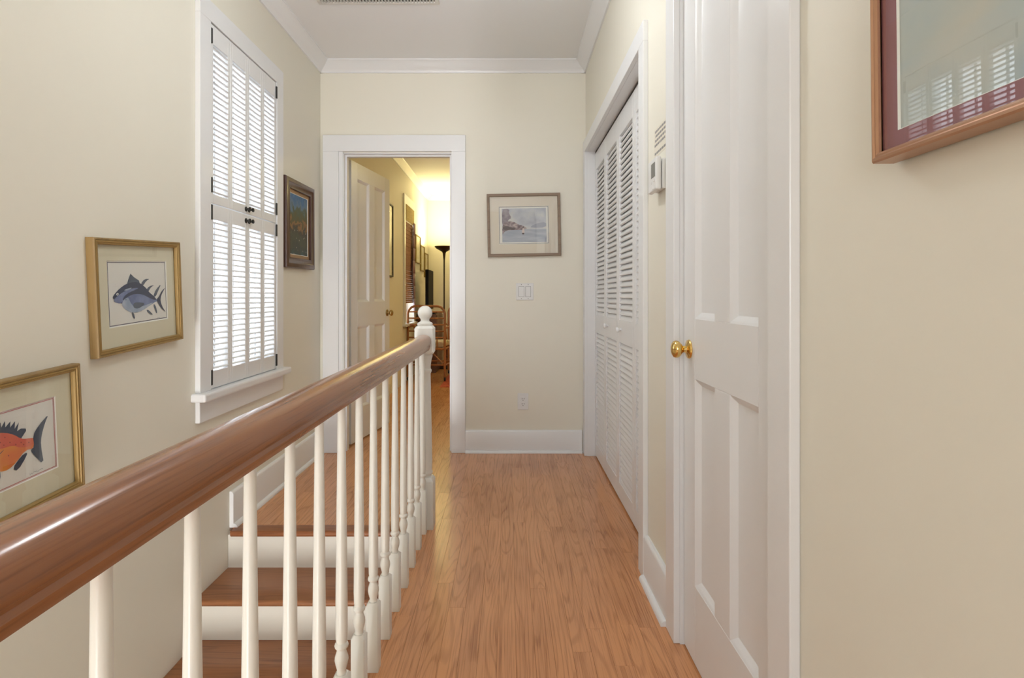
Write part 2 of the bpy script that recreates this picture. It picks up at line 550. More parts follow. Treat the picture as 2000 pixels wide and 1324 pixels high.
# ---- door and opening casings
def casing_x(name, X, sgn, y0, y1, h, w, t, label, wh=None):
    """flat casing round an opening in a wall across X (three boards) on the side sgn"""
    xs = sorted((X, X + sgn * t))
    o = empty(name, (X, (y0 + y1) / 2, 0))
    yc = (y0 + y1) / 2
    wh = wh or w
    for a, b in ((y0 - w, y0), (y1, y1 + w)):
        bevel(MB().box(xs[0] - X, xs[1] - X, a - yc, b - yc, 0, h).build('casing_side', M_TRIM, o), .0025)
    bevel(MB().box(xs[0] - X, xs[1] - X, y0 - w - yc, y1 + w - yc, h, h + wh).build('casing_head', M_TRIM, o), .0025)
    return struct(o, label, 'trim')
c = casing_x('trim_6', XR, -1, CL0, CL1, CLH, .078, .02, 'white casing boards framing the louvered closet')
jx0, jx1 = -.001, WT
yc = (CL0 + CL1) / 2
for a, b in ((CL0 - .006, CL0 + .002), (CL1 - .002, CL1 + .006)):
    MB().box(jx0, jx1, a - yc, b - yc, 0, CLH).build('jamb', M_TRIM, c)
MB().box(jx0, jx1, CL0 - yc, CL1 - yc, CLH - .002, CLH + .004).build('jamb', M_TRIM, c)
MB().box(.052, .090, CL0 + .003 - yc, CL1 - .003 - yc, CLH - .014, CLH - .003).build('door_track', M_DARK, c)
c = casing_x('trim_7', XR, -1, DR0, DR1, DRH, .088, .02, 'white casing boards framing the panel door on the right')
yc = (DR0 + DR1) / 2
for a, b in ((DR0 - .004, DR0 + .003), (DR1 - .003, DR1 + .004)):
    MB().box(-.001, WT, a - yc, b - yc, 0, DRH).build('jamb', M_TRIM, c)
MB().box(-.001, WT, DR0 - yc, DR1 - yc, DRH - .003, DRH + .004).build('jamb', M_TRIM, c)
# end doorway
c = struct(empty('trim_8', ((ED0 + ED1) / 2, YE, 0)), 'wide white casing framing the open doorway at the end', 'trim')
xc = (ED0 + ED1) / 2
for a, b in ((ED0 - .135, ED0 - .028), (ED1, ED1 + .095)):
    bevel(MB().box(a - xc, b - xc, -.022, 0, 0, EDH + .008).build('casing_side', M_TRIM, c), .003)
bevel(MB().box(ED0 - .135 - xc, ED1 + .095 - xc, -.022, 0, EDH + .008, EDH + .118).build('casing_head', M_TRIM, c), .003)
bevel(MB().box(ED0 - .028 - xc, ED0 - xc, -.010, 0, 0, EDH + .008).build('casing_bead', M_TRIM, c), .002)
for a, b in ((ED0 - .003, ED0 + .004), (ED1 - .004, ED1 + .003)):
    MB().box(a - xc, b - xc, -.001, WT + .001, 0, EDH).build('jamb', M_TRIM, c)
MB().box(ED0 - xc, ED1 - xc, -.001, WT + .001, EDH - .004, EDH + .003).build('jamb', M_TRIM, c)
for a, b in ((ED0 + .004, ED0 + .016), (ED1 - .016, ED1 - .004)):
    MB().box(a - xc, b - xc, .03, .07, 0, EDH - .004).build('door_stop', M_TRIM, c)
MB().box(ED0 + .016 - xc, ED1 - .016 - xc, .03, .07, EDH - .016, EDH - .004).build('door_stop', M_TRIM, c)
bevel(MB().box(ED0 - .002 - xc, ED0 + .006 - xc, .07, .125, 1.72, 1.81).build('hinge', M_TRIM, c), .001)
bevel(MB().box(ED0 - .095 - xc, ED0 - xc, WT, WT + .02, 0, EDH + .09).build('casing_side', M_TRIM, c), .003)
bevel(MB().box(ED1 - xc, ED1 + .095 - xc, WT, WT + .02, 0, EDH + .09).build('casing_side', M_TRIM, c), .003)

# ------------------------------------------------------------------ panel doors (built in local u (width), v (thickness), z)
def knob(parent, loc, axis, out, mat, s=1.0):
    """round knob on a rosette; axis 'X'/'Y', out = +-1"""
    prof = [(.030, 0), (.031, .002), (.029, .006), (.018, .009), (.0115, .011), (.0105, .020), (.0125, .024), (.020, .029),
            (.0265, .036), (.028, .044), (.0255, .051), (.018, .056), (.008, .0585), (.001, .059)]
    k = MB().lathe([(r * s, h * out * s) for r, h in prof[5:]], (0, 0, 0), axis, 28).build('door_knob', mat, parent, True, 60, loc)
    MB().lathe([(r * s, h * out * s) for r, h in prof[:6]], (0, 0, 0), axis, 28).build('rosette', mat, k, True, 40)
    return k
def panel_door(root, w, h, t=.035, stile=.10, mull=.10, top=.115, lock0=.818, lock1=.992, bot=.225, lead=0.0):
    """four-panel door along local +X from the hinge, thickness along local Y, mats white"""
    def bd(nm, a, b, c, d):
        return bevel(MB().box(a, b, -t / 2, t / 2, c, d).build(nm, M_DOOR, root), .0012, 1)
    bd('stile', 0, stile, lead, h)
    bd('stile', w - stile, w, lead, h)
    bd('rail', stile, w - stile, lead, bot)
    bd('rail', stile, w - stile, lock0, lock1)
    bd('rail', stile, w - stile, h - top, h)
    m0, m1 = w / 2 - mull / 2, w / 2 + mull / 2
    bd('mullion', m0, m1, bot, lock0)
    bd('mullion', m0, m1, lock1, h - top)
    for a, b in ((stile, m0), (m1, w - stile)):
        for c, d in ((bot, lock0), (lock1, h - top)):
            mb = MB()
            for sg in (-1, 1):
                prof = [(0, t / 2 - .001), (.004, t / 2 - .003), (.008, t / 2 - .006), (.016, t / 2 - .013), (.018, t / 2 - .014), (.030, t / 2 - .014)]
                rings = []
                for ins, q in prof:
                    rings.append([(a + ins, sg * q, c + ins), (b - ins, sg * q, c + ins), (b - ins, sg * q, d - ins), (a + ins, sg * q, d - ins)])
                mb.loops(rings, True, False, True)
            mb.build('panel', M_DOOR, root, True, 25)
# right-hand door, closed, flush with the wall face
dw = DR1 - DR0 - .012
d1 = empty('door_1', (XR + .010 + .0175, DR0 + .006, 0.006), PI / 2)
panel_door(d1, dw, 2.03)
knob(d1, (dw - .052, .0175, .900), 'Y', 1, M_BRASS, .92)
bevel(MB().box(dw - .0005, dw + .001, -.012, .012, .870, .935).build('latch_plate', M_BRASS, d1), .0004, 1)
struct(d1, 'white four-panel door with brass knob on the right wall', 'door')
# open door in the end doorway
ang = math.atan2(.69, .125)
d2 = empty('door_2', (ED0 - .008, YE + WT + .045, 0.010), ang)
panel_door(d2, .70, 2.018, bot=.235, lock0=.83, lock1=1.01)
knob(d2, (.70 - .055, -.0175, .915), 'Y', -1, M_ABRASS, .9)
knob(d2, (.70 - .055, .0175, .915), 'Y', 1, M_ABRASS, .9)
struct(d2, 'white four-panel door standing open in the end doorway', 'door')

# ------------------------------------------------------------------ louvered bifold closet doors
XCF, LT = 0.576, 0.028
LW = (CL1 - CL0 - .010) / 4
ZB, ZT = 0.012, CLH - .016
def slat_mesh(length, wdt, th, tilt, mat, flat=False):
    """slat along local Y, centred; oval or flat eased section tilted in X-Z"""
    n = 10
    sec = []
    w, h, c = wdt / 2, th / 2, th * .22
    box = [(w, -h + c), (w, h - c), (w - c, h), (-w + c, h), (-w, h - c), (-w, -h + c), (-w + c, -h), (w - c, -h)]
    for x, z in (box if flat else [(w * math.cos(2 * PI * j / n), h * math.sin(2 * PI * j / n)) for j in range(n)]):
        sec.append((x * math.cos(tilt) - z * math.sin(tilt), x * math.sin(tilt) + z * math.cos(tilt)))
    return MB().prism(sec, 'Y', -length / 2, length / 2).mesh('slat', mat, True, 60)
ST = .036
louver_me = slat_mesh(LW - 2 * ST + .004, .036, .0095, math.radians(62), M_DOOR, True)
def bifold(name, ya, label, knob_leaf, knob_off):
    root = empty(name, (XCF + LT / 2, ya, 0))
    for k in range(2):
        a, b = k * LW + .0012, (k + 1) * LW - .0012
        mb = MB()
        mb.box(-LT / 2, LT / 2, a, a + ST, ZB, ZT); mb.box(-LT / 2, LT / 2, b - ST, b, ZB, ZT)
        for z0, z1 in ((ZB, .098), (.822, .938), (1.893, ZT)):
            mb.box(-LT / 2, LT / 2, a + ST, b - ST, z0, z1)
        leaf = bevel(mb.build('door_leaf', M_DOOR, root), .0012, 1)
        for z0, z1, n in ((.098, .822, 25), (.938, 1.893, 33)):
            for i in range(n):
                z = z0 + (i + .5) * (z1 - z0) / n
                link('slat', louver_me, leaf, (0, (a + b) / 2, z))
        if k == knob_leaf:
            MB().lathe([(.007, 0), (.007, -.010), (.013, -.014), (.015, -.021), (.012, -.026), (.002, -.028)], (0, 0, 0), 'X', 16).build(
                'leaf_knob', M_DOOR, leaf, True, 50, (-LT / 2, a + knob_off, .89))
    return struct(root, label, 'door')
bifold('door_3', CL0 + .005, 'near pair of white louvered bifold closet doors', 1, .295)
bifold('door_4', CL0 + .005 + 2 * LW, 'far pair of white louvered bifold closet doors beside the end wall', 0, .29)

# ------------------------------------------------------------------ hall window with plantation shutters
win = empty('window_1', (XL, (W0 + W1) / 2, WZ0))
def wp(nm, x0, x1, y0, y1, z0, z1, mat=M_TRIM, bv=.002, par=None):
    o = MB().box(x0, x1, y0 - (W0 + W1) / 2, y1 - (W0 + W1) / 2, z0 - WZ0, z1 - WZ0).build(nm, mat, par or win)
    return bevel(o, bv) if bv else o
CWW = .086
wp('casing', 0, .022, W0 - CWW, W0, WZ0, WZ1)
wp('casing', 0, .022, W1, W1 + CWW, WZ0, WZ1)
wp('casing', 0, .022, W0 - CWW, W1 + CWW, WZ1, WZ1 + CWW)
wp('sill', -.06, .058, W0 - CWW - .028, W1 + CWW + .028, WZ0 - .034, WZ0, bv=.008)
ap = wp('apron', 0, .020, W0 - CWW, W1 + CWW, WZ0 - .124, WZ0 - .034, bv=.004)
for a, b in ((W0 - .003, W0 + .004), (W1 - .004, W1 + .003)):
    wp('jamb', -EXT, 0, a, b, WZ0, WZ1, bv=0)
wp('jamb', -EXT, 0, W0, W1, WZ1 - .004, WZ1 + .003, bv=0)
wp('jamb', -EXT, -.06, W0, W1, WZ0 - .003, WZ0 + .012, bv=0)
zm = (WZ0 + WZ1) / 2
for nm, x, z0, z1 in (('lower_sash', -.115, WZ0 + .012, zm + .02), ('upper_sash', -.150, zm - .02, WZ1 - .004)):
    mb = MB()
    yc = (W0 + W1) / 2
    a, b = W0 + .004 - yc, W1 - .004 - yc
    z0, z1 = z0 - WZ0, z1 - WZ0
    mb.box(x, x + .03, a, a + .04, z0, z1); mb.box(x, x + .03, b - .04, b, z0, z1)
    mb.box(x, x + .03, a + .04, b - .04, z0, z0 + .045); mb.box(x, x + .03, a + .04, b - .04, z1 - .04, z1)
    mb.box(x + .004, x + .026, -.010, .010, z0 + .045, z1 - .04)
    sash = mb.build(nm, M_TRIM, win)
    for q0, q1 in ((a + .04, -.010), (.010, b - .04)):
        MB().box(x + .013, x + .016, q0, q1, z0 + .045, z1 - .04).build('pane', M_GLASS, sash)
struct(win, 'tall hall window with white casing, sill and apron', 'window')

SHX, SHT = XL + .017, .024           # shutter front plane / thickness
SW = (W1 - W0 - .010) / 4
SST = .020
sl_me = slat_mesh(SW - 2 * SST + .004, .030, .0098, math.radians(-8), M_TRIM)
ZMID = 1.457
def hinge(parent, loc):
    h = MB().box(-.004, .004, -.005, .005, -.032, .032)
    return bevel(h.build('hinge', M_BLACK, parent, False, 35, loc), .001, 1)
def shutter(ya, z0, z1, s0, s1, side, label, n):
    root = empty('window_shutter', (SHX - SHT / 2, ya, z0))
    for k in range(2):
        a, b = k * SW + .001, (k + 1) * SW - .001
        mb = MB()
        mb.box(-SHT / 2, SHT / 2, a, a + SST, 0, z1 - z0); mb.box(-SHT / 2, SHT / 2, b - SST, b, 0, z1 - z0)
        mb.box(-SHT / 2, SHT / 2, a + SST, b - SST, 0, s0 - z0); mb.box(-SHT / 2, SHT / 2, a + SST, b - SST, s1 - z0, z1 - z0)
        leaf = bevel(mb.build('shutter_panel', M_TRIM, root), .0015, 1)
        for i in range(n):
            z = s0 + (i + .5) * (s1 - s0) / n - z0
            link('slat', sl_me, leaf, (0, (a + b) / 2, z))
        MB().box(-.022, -.015, (a + b) / 2 - .005, (a + b) / 2 + .005, s0 - z0 + .004, s1 - z0 - .004).build('tilt_rod', M_TRIM, leaf)
    yh = .0 if side < 0 else 2 * SW
    for z in ((z1 - z0) * .1, (z1 - z0) * .93) if z0 > 1 else ((z1 - z0) * .06, (z1 - z0) * .955):
        hinge(root, (SHT / 2 + .003, yh, z))
    yk = 2 * SW - .016 if side < 0 else .016
    zk = .022 if z0 > 1 else z1 - z0 - .030
    MB().lathe([(.012, 0), (.012, .003), (.005, .005), (.005, .014), (.010, .018), (.010, .023), (.003, .026)], (0, 0, 0), 'X', 14).build(
        'shutter_knob', M_BLACK, root, True, 50, (SHT / 2, yk, zk))
    if z0 < 1 and side > 0:
        bevel(MB().box(0, .006, -.018, .018, -.004, .004).build('latch_bar', M_BLACK, root, False, 35, (SHT / 2 + .006, 0.022, zk + .002)), .001, 1)
    return tag(root, label, 'shutter', 'white louvered shutters of the hall window')
ys = W0 + .005
shutter(ys, ZMID + .002, WZ1 - .004, 1.500, 2.140, -1, 'upper left pair of white louvered window shutter panels', 26)
shutter(ys + 2 * SW, ZMID + .002, WZ1 - .004, 1.500, 2.140, 1, 'upper right pair of white louvered window shutter panels', 26)
shutter(ys, WZ0 + .004, ZMID - .002, .742, 1.392, -1, 'lower left pair of white louvered shutter panels above the sill', 26)
shutter(ys + 2 * SW, WZ0 + .004, ZMID - .002, .742, 1.392, 1, 'lower right pair of white louvered shutter panels above the sill', 26)

# ------------------------------------------------------------------ stairs
stairs = empty('staircase', (0, YN, -2.7))
def tread_poly(y, z, depth, t=.027):
    """section (y,z) with a rounded nose at y"""
    r = t / 2
    p = [(y + r - r * math.sin(a), z - r + r * math.cos(a)) for a in [i * PI / 8 for i in range(9)]]
    return p + [(y + depth, z - t), (y + depth, z)]
def ty(poly):
    return [(a - YN, b + 2.7) for a, b in poly]
MB().prism(ty(tread_poly(YN, 0.0, .0748)), 'X', XL + .0245, WELL_X + .05).build('landing_nosing', M_NOSE, stairs, True, 40)
for k in range(1, 15):
    y = YN - RUN * k
    z = -RISE * k
    MB().prism(ty(tread_poly(y, z, RUN + .035)), 'X', XL + .001, WELL_X - .001).build('tread', M_TREAD, stairs, True, 40)
for k in range(0, 15):
    y = YN - RUN * k
    z = -RISE * k
    MB().box(XL + .001, WELL_X - .001, y + .030 - YN, y + .048 - YN, z - RISE + 2.7, z - .027 + 2.7).build('riser', M_RISER, stairs)
tag(stairs, 'wooden stairs with brown treads and white risers going down left of the railing', 'stairs')

# ------------------------------------------------------------------ balustrade
bal = empty('stair_railing', (RAILX, 2.6, 0))
B0Y = 2.6
RT = .887
# handrail section (x, z): loaf top, fillet, narrower foot
rp = []
for i in range(13):
    a = PI * i / 12
    rp.append((.034 * math.cos(a), RT - .026 + .026 * math.sin(a) ** .85))
right = [(.0345, RT - .034), (.033, RT - .042), (.027, RT - .046), (.0265, RT - .050), (.029, RT - .056), (.027, RT - .064), (.024, RT - .070)]
rail_poly = rp + [(-x, z) for x, z in right] + [(x, z) for x, z in reversed(right)]
MB().prism(rail_poly, 'Y', -1.55 - B0Y, 2.558 - B0Y).build('handrail', M_RAIL, bal, True, 28)
# turned baluster
def sq_ring(h, z, c):
    return [(h - c, -h, z), (h, -h + c, z), (h, h - c, z), (h - c, h, z), (-h + c, h, z), (-h, h - c, z), (-h, -h + c, z), (-h + c, -h, z)]
def baluster_mesh():
    mb = MB()
    mb.loops([sq_ring(.0175, 0, .002), sq_ring(.0175, .186, .002), sq_ring(.013, .194, .006)], True, True, True)
    prof = [(.0125, .190), (.0105, .198), (.0105, .203), (.0135, .214), (.0155, .224), (.0150, .232), (.0115, .243), (.0105, .247),
            (.0105, .250), (.0150, .254), (.0160, .258), (.0150, .262), (.0120, .266), (.0130, .272), (.0138, .30), (.0135, .36),
            (.0125, .46), (.0112, .58), (.0098, .70), (.0086, RT - .066)]
    mb.loops([[(r * math.cos(2 * PI * j / 20), r * math.sin(2 * PI * j / 20), z) for j in range(20)] for r, z in prof], True, True, True)
    return mb.mesh('baluster', M_BAL, True, 40)
bm_ = baluster_mesh()
for i in range(-13, 14):
    y = .533 + .1533 * i
    if y < -1.4: continue
    link('baluster', bm_, bal, (0, y - B0Y, 0))
# newel post
mb = MB()
H = .0425
NP = empty('newel_post')
bpy.data.objects.remove(NP)
mb.loops([sq_ring(H, 0, .002), sq_ring(H, .215, .002), sq_ring(H - .004, .222, .004), sq_ring(.033, .232, .008)], True, True, True)
prof = [(.034, .225), (.031, .234), (.0305, .24), (.0345, .246), (.0355, .252), (.0335, .258), (.032, .262), (.0335, .275), (.0335, .30), (.0315, .42),
        (.0285, .56), (.026, .690), (.0255, .705), (.0285, .711), (.0305, .717), (.0300, .723), (.0262, .728), (.0262, .742),
        (.030, .770), (.0345, .785), (.0345, .792), (.033, .80)]
mb.loops([[(r * math.cos(2 * PI * j / 28), r * math.sin(2 * PI * j / 28), z) for j in range(28)] for r, z in prof], True, True, True)
mb.loops([sq_ring(.036, .796, .008), sq_ring(H, .808, .004), sq_ring(H, .915, .004), sq_ring(H - .006, .923, .005), sq_ring(.034, .926, .006)], True, True, True)
newel = mb.build('newel_post', M_BAL, bal, True, 32)
fin = [(.033, .926), (.0355, .931), (.0355, .937), (.031, .941), (.022, .945), (.0195, .951), (.0205, .957)]
cz, rr = .985, .0335
fin += [(rr * math.cos(a), cz + rr * math.sin(a)) for a in [(-50 + 140 * i / 12) * PI / 180 for i in range(13)]]
MB().lathe([(max(r, .0008), z) for r, z in fin], (0, 0, 0), 'Z', 32).build('ball_finial', M_BAL, newel, True, 45)
tag(bal, 'stair railing with oak handrail, white turned balusters and ball-topped newel', 'railing')

# ------------------------------------------------------------------ framed pictures
def wall_matrix(side, X, Yc, Zc, roll=0.0):
    if side == 'left':   u, v, w, p = (0, 1, 0), (0, 0, 1), (1, 0, 0), (X, Yc, Zc)
    elif side == 'right': u, v, w, p = (0, -1, 0), (0, 0, 1), (-1, 0, 0), (X, Yc, Zc)
    else:                u, v, w, p = (1, 0, 0), (0, 0, 1), (0, -1, 0), (Yc, X, Zc)
    m = Matrix([[u[0], v[0], w[0], p[0]], [u[1], v[1], w[1], p[1]], [u[2], v[2], w[2], p[2]], [0, 0, 0, 1]])
    return m @ Matrix.Rotation(roll, 4, 'Z')
def picture(name, side, X, Yc, Zc, W, Hh, roll, prof, frame_mats, mat_w, mat_m, paper_m, label, glass=True, depth=.024, group=None,
            bevel_w=.003, hb=.006, frame_split=None):
    root = bpy.data.objects.new(name, None)
    root.empty_display_size = .05
    COL.objects.link(root)
    root.matrix_world = wall_matrix(side, X, Yc, Zc, roll)
    u0, u1, v0, v1 = -W / 2, W / 2, -Hh / 2, Hh / 2
    mb = MB()
    if frame_split:
        mb.rectloop(u0, u1, v0, v1, prof[:frame_split + 1], 0)
        mb.rectloop(u0, u1, v0, v1, prof[frame_split:], 1)
    else:
        mb.rectloop(u0, u1, v0, v1, prof)
    mb.build('frame', frame_mats, root, True, 30)
    fi, fh = prof[-1]
    MB().box(u0 + .003, u1 - .003, v0 + .003, v1 - .003, .001, hb - .0012).build('backing', M_DARK, root)
    a0, a1, b0, b1 = u0 + fi - .002, u1 - fi + .002, v0 + fi - .002, v1 - fi + .002
    ml, mr, mb_, mt = mat_w
    ou = MB()
    o_ = [(a0, b0), (a1, b0), (a1, b1), (a0, b1)]
    i_ = [(a0 + ml, b0 + mb_), (a1 - mr, b0 + mb_), (a1 - mr, b1 - mt), (a0 + ml, b1 - mt)]
    ou.loops([[(x, y, hb) for x, y in o_], [(x, y, hb + .003) for x, y in o_], [(x, y, hb + .003) for x, y in i_]], True, mi=0)
    j_ = [(x + sx * bevel_w, y + sy * bevel_w) for (x, y), (sx, sy) in zip(i_, ((1, 1), (-1, 1), (-1, -1), (1, -1)))]
    ou.loops([[(x, y, hb + .003) for x, y in i_], [(x, y, hb + .0004) for x, y in j_]], True, mi=1)
    ou.build('mat_board', [mat_m, M_BEVEL], root)
    art = MB().box(i_[0][0] - .004, i_[1][0] + .004, i_[0][1] - .004, i_[2][1] + .004, hb - .0005, hb + .0002).build('print', paper_m, root)
    if glass:
        MB().poly([(a0, b0, fh - .002 if fh > .012 else .012), (a1, b0, fh - .002 if fh > .012 else .012), (a1, b1, fh - .002 if fh > .012 else .012), (a0, b1, fh - .002 if fh > .012 else .012)]).build('glass', M_PGLASS, root)
    tag(root, label, 'picture', group)
    return root, art, j_
gold_prof = [(0, 0), (0, .022), (.002, .026), (.006, .026), (.0075, .0235), (.009, .0235), (.0105, .0255), (.0135, .0255), (.015, .0225),
             (.0165, .0225), (.018, .0235), (.020, .0225), (.0215, .018), (.0215, .011)]
def to_local(side_X, root, pts):
    """photo pixels -> local (u,v) of a picture that hangs on a side wall"""
    inv = root.matrix_world.inverted()
    out = []
    for x, y in pts:
        Y, Z = wall_px(x, y, side_X)
        l = inv @ Vector((side_X, Y, Z))
        out.append((l.x, l.y))
    return out
def ink(art, polys, mats, h0=.0003):
    """flat printed shapes, each a hair above the paper, one print layer"""
    mb = MB()
    for i, (pts, mi) in enumerate(polys):
        z = .0062 + h0 + i * .00006
        mb.poly([(u, v, z) for u, v in pts], mi)
    me = mb.mesh('printed_image', mats)
    o = link('printed_image', me, art)
    # triangulate concave outlines properly
    return o
def ring_border(u0, u1, v0, v1, t):
    return [[(u0, v0), (u1, v0), (u1, v0 + t), (u0, v0 + t)], [(u0, v1 - t), (u1, v1 - t), (u1, v1), (u0, v1)],
            [(u0, v0), (u0 + t, v0), (u0 + t, v1), (u0, v1)], [(u1 - t, v0), (u1, v0), (u1, v1), (u1 - t, v1)]]
def scribble(u, v, w, h, n=9, t=.0009):
    out = []
    p = None
    for i in range(n * 2):
        q = (u + w * i / (n * 2), v + h * R.uniform(0, 1))
        if p:
            out.append([(p[0], p[1]), (q[0], q[1]), (q[0], q[1] + t), (p[0], p[1] + t)])
        p = q
    return out
def smooth_poly(pts, it=1):
    for _ in range(it):
        out = []
        for i, p in enumerate(pts):
            q = pts[(i + 1) % len(pts)]
            out.append((p[0] * .75 + q[0] * .25, p[1] * .75 + q[1] * .25))
            out.append((p[0] * .25 + q[0] * .75, p[1] * .25 + q[1] * .75))
        pts = out
    return pts
XPF = XL + .008        # plane of the prints on the left wall
# --- blue tuna print
Ya, Yb = 1.712, 2.163
f1, art1, in1 = picture('framed_picture', 'left', XL + .001, (Ya + Yb) / 2, 1.069, Yb - Ya, .372, math.radians(3.4), gold_prof, [M_GOLD, M_GOLD2],
    (.055, .047, .066, .052), M_MAT, M_PAPER, 'gold framed print of two blue tuna beside the shuttered window', frame_split=5)
NAVY = principled('ink_navy', srgb(52, 62, 92), .7)
BLUE = mottled('ink_blue', [(.35, srgb(98, 112, 158)), (.65, srgb(128, 142, 182))], 30, .7)
PALE = mottled('ink_pale_blue', [(.35, srgb(150, 166, 192)), (.65, srgb(182, 192, 208))], 26, .7)
SLATE = principled('ink_slate', srgb(84, 96, 116), .7)
WHITE = principled('ink_white', srgb(236, 236, 232), .7)
LINE = principled('ink_line', srgb(64, 60, 92), .7)
RED = principled('ink_red_line', srgb(206, 112, 118), .7)
def z4(pts):
    return [(190 + x / 7.7875, 490 + y / 7.7875) for x, y in pts]
def tl1(pts, sm=1):
    return smooth_poly(to_local(XPF, f1, z4(pts)), sm)
P = []
for b in ring_border(in1[0][0] + .0015, in1[1][0] - .0015, in1[0][1] + .0015, in1[2][1] - .0015, .0022):
    P.append((b, 5))
P += [(tl1([(850, 690), (890, 590), (975, 495), (930, 600), (890, 700)]), 3), (tl1([(850, 815), (885, 815), (918, 955), (890, 935)]), 3),
      (tl1([(450, 520), (470, 440), (505, 345), (560, 400), (635, 450), (650, 510)], 0), 3),
      (tl1([(660, 500), (720, 425), (800, 425), (745, 455), (700, 530)]), 3),
      (tl1([(745, 590), (790, 535), (872, 518), (815, 552), (775, 625)]), 3),
      (tl1([(232, 712), (262, 655), (340, 570), (440, 500), (560, 470), (650, 485), (740, 560), (800, 640), (860, 700), (700, 800), (500, 800), (330, 800), (250, 775), (258, 745)]), 0),
      (tl1([(240, 755), (300, 690), (400, 620), (520, 570), (640, 560), (560, 600), (450, 650), (390, 720), (370, 800), (300, 795)]), 1),
      (tl1([(395, 605), (450, 575), (540, 555), (470, 600)]), 2),
      (tl1([(370, 810), (385, 730), (450, 660), (560, 605), (660, 590), (760, 620), (830, 665), (890, 725), (910, 735), (910, 765), (880, 775), (800, 830), (700, 900), (600, 940), (500, 935), (410, 880)]), 1),
      (tl1([(385, 730), (450, 655), (560, 595), (660, 580), (760, 610), (830, 660), (900, 730), (880, 750), (800, 720), (690, 660), (580, 650), (470, 690), (400, 760)]), 0),
      (tl1([(370, 820), (400, 740), (470, 700), (500, 780), (560, 860), (700, 840), (860, 775), (800, 830), (700, 900), (600, 940), (500, 935), (410, 880)]), 2),
      (tl1([(545, 800), (600, 778), (735, 795), (660, 860), (600, 880), (550, 862)]), 3),
      (tl1([(895, 740), (940, 690), (970, 620), (1040, 545), (985, 640), (960, 720), (965, 790), (1000, 870), (1045, 935), (980, 880), (930, 810)]), 0),
      (tl1([(520, 930), (552, 935), (577, 1037), (545, 1020)]), 3), (tl1([(745, 900), (775, 893), (852, 972), (800, 965)]), 3),
      (tl1([(280, 660), (305, 635), (328, 655), (305, 685)]), 4), (tl1([(295, 660), (305, 650), (315, 660), (305, 670)]), 0),
      (tl1([(425, 742), (432, 730), (440, 742), (432, 755)]), 0)]
sg = to_local(XPF, f1, z4([(840, 1050)]))[0]
P += [(q, 3) for q in scribble(sg[0], sg[1], .045, .007)]
ink(art1, P, [NAVY, BLUE, PALE, SLATE, WHITE, LINE])

# --- red snapper print, cut by the frame edge
Yb2 = 1.660
f2, art2, in2 = picture('framed_picture', 'left', XL + .001, Yb2 - .228, .671, .456, .366, math.radians(3.2), gold_prof, [M_GOLD, M_GOLD2],
    (.062, .056, .064, .060), M_MAT, M_PAPER, 'gold framed print of an orange-red fish low on the left wall', frame_split=5)
ORANGE = mottled('ink_orange', [(.35, srgb(236, 150, 70)), (.65, srgb(232, 128, 74))], 22, .7)
CORAL = mottled('ink_coral', [(.35, srgb(222, 98, 84)), (.65, srgb(226, 116, 84))], 22, .7)
DBLUE = principled('ink_dark_blue', srgb(62, 74, 96), .7)
SPOT = principled('ink_spot', srgb(166, 70, 56), .7)
def z5(pts):
    return [(x / 3.678, 690 + y / 3.678) for x, y in pts]
def tl2(pts, sm=1):
    return smooth_poly(to_local(XPF, f2, z5(pts)), sm)
P = []
for b in ring_border(in2[0][0] + .002, in2[1][0] - .002, in2[0][1] + .002, in2[2][1] - .002, .0018):
    P.append((b, 5))
for b in ring_border(in2[0][0] - .0005, in2[1][0] + .0005, in2[0][1] - .0005, in2[2][1] + .0005, .0008):
    P.append((b, 5))
dors = [(-170, 600), (-130, 560), (-100, 520), (-90, 550), (-62, 505), (-55, 540), (-28, 495), (-22, 535), (5, 495), (8, 535), (36, 485), (38, 532), (75, 488), (72, 535), (108, 487), (105, 542),
        (136, 497), (122, 560), (150, 540), (185, 540), (188, 556), (152, 612), (100, 590), (0, 590)]
P += [(to_local(XPF, f2, z5(dors)), 2), (tl2([(195, 708), (193, 735), (128, 845), (88, 830), (150, 740)]), 2),
      (tl2([(-60, 845), (0, 840), (5, 900), (-20, 930)]), 2),
      (tl2([(246, 606), (200, 612), (150, 614), (100, 584), (40, 570), (-60, 575), (-150, 612), (-250, 700), (-300, 765), (-250, 800), (-150, 850), (0, 852), (60, 838), (120, 780), (180, 696), (246, 682)]), 0),
      (tl2([(246, 606), (200, 612), (150, 614), (100, 584), (40, 570), (-60, 575), (-150, 612), (-250, 690), (-120, 700), (0, 690), (90, 660), (150, 680), (246, 660)]), 1),
      (tl2([(235, 590), (275, 520), (350, 433), (322, 500), (297, 590), (292, 660), (317, 805), (230, 718), (220, 692), (246, 672)]), 2),
      (tl2([(-10, 725), (35, 685), (5, 720), (-20, 735)]), 2), (tl2([(-235, 720), (-220, 705), (-205, 720), (-220, 735)]), 4)]
for x, y in ((34, 604), (70, 640), (112, 655), (150, 640), (60, 735), (168, 655), (205, 640), (0, 640), (-40, 620), (25, 660)):
    P.append((tl2([(x - 6, y), (x, y - 7), (x + 6, y), (x, y + 7)]), 3))
sg = to_local(XPF, f2, z5([(210, 880)]))[0]
P += [(q, 6) for q in scribble(sg[0], sg[1], .045, .006)]
ink(art2, P, [ORANGE, CORAL, DBLUE, SPOT, WHITE, RED, SLATE])

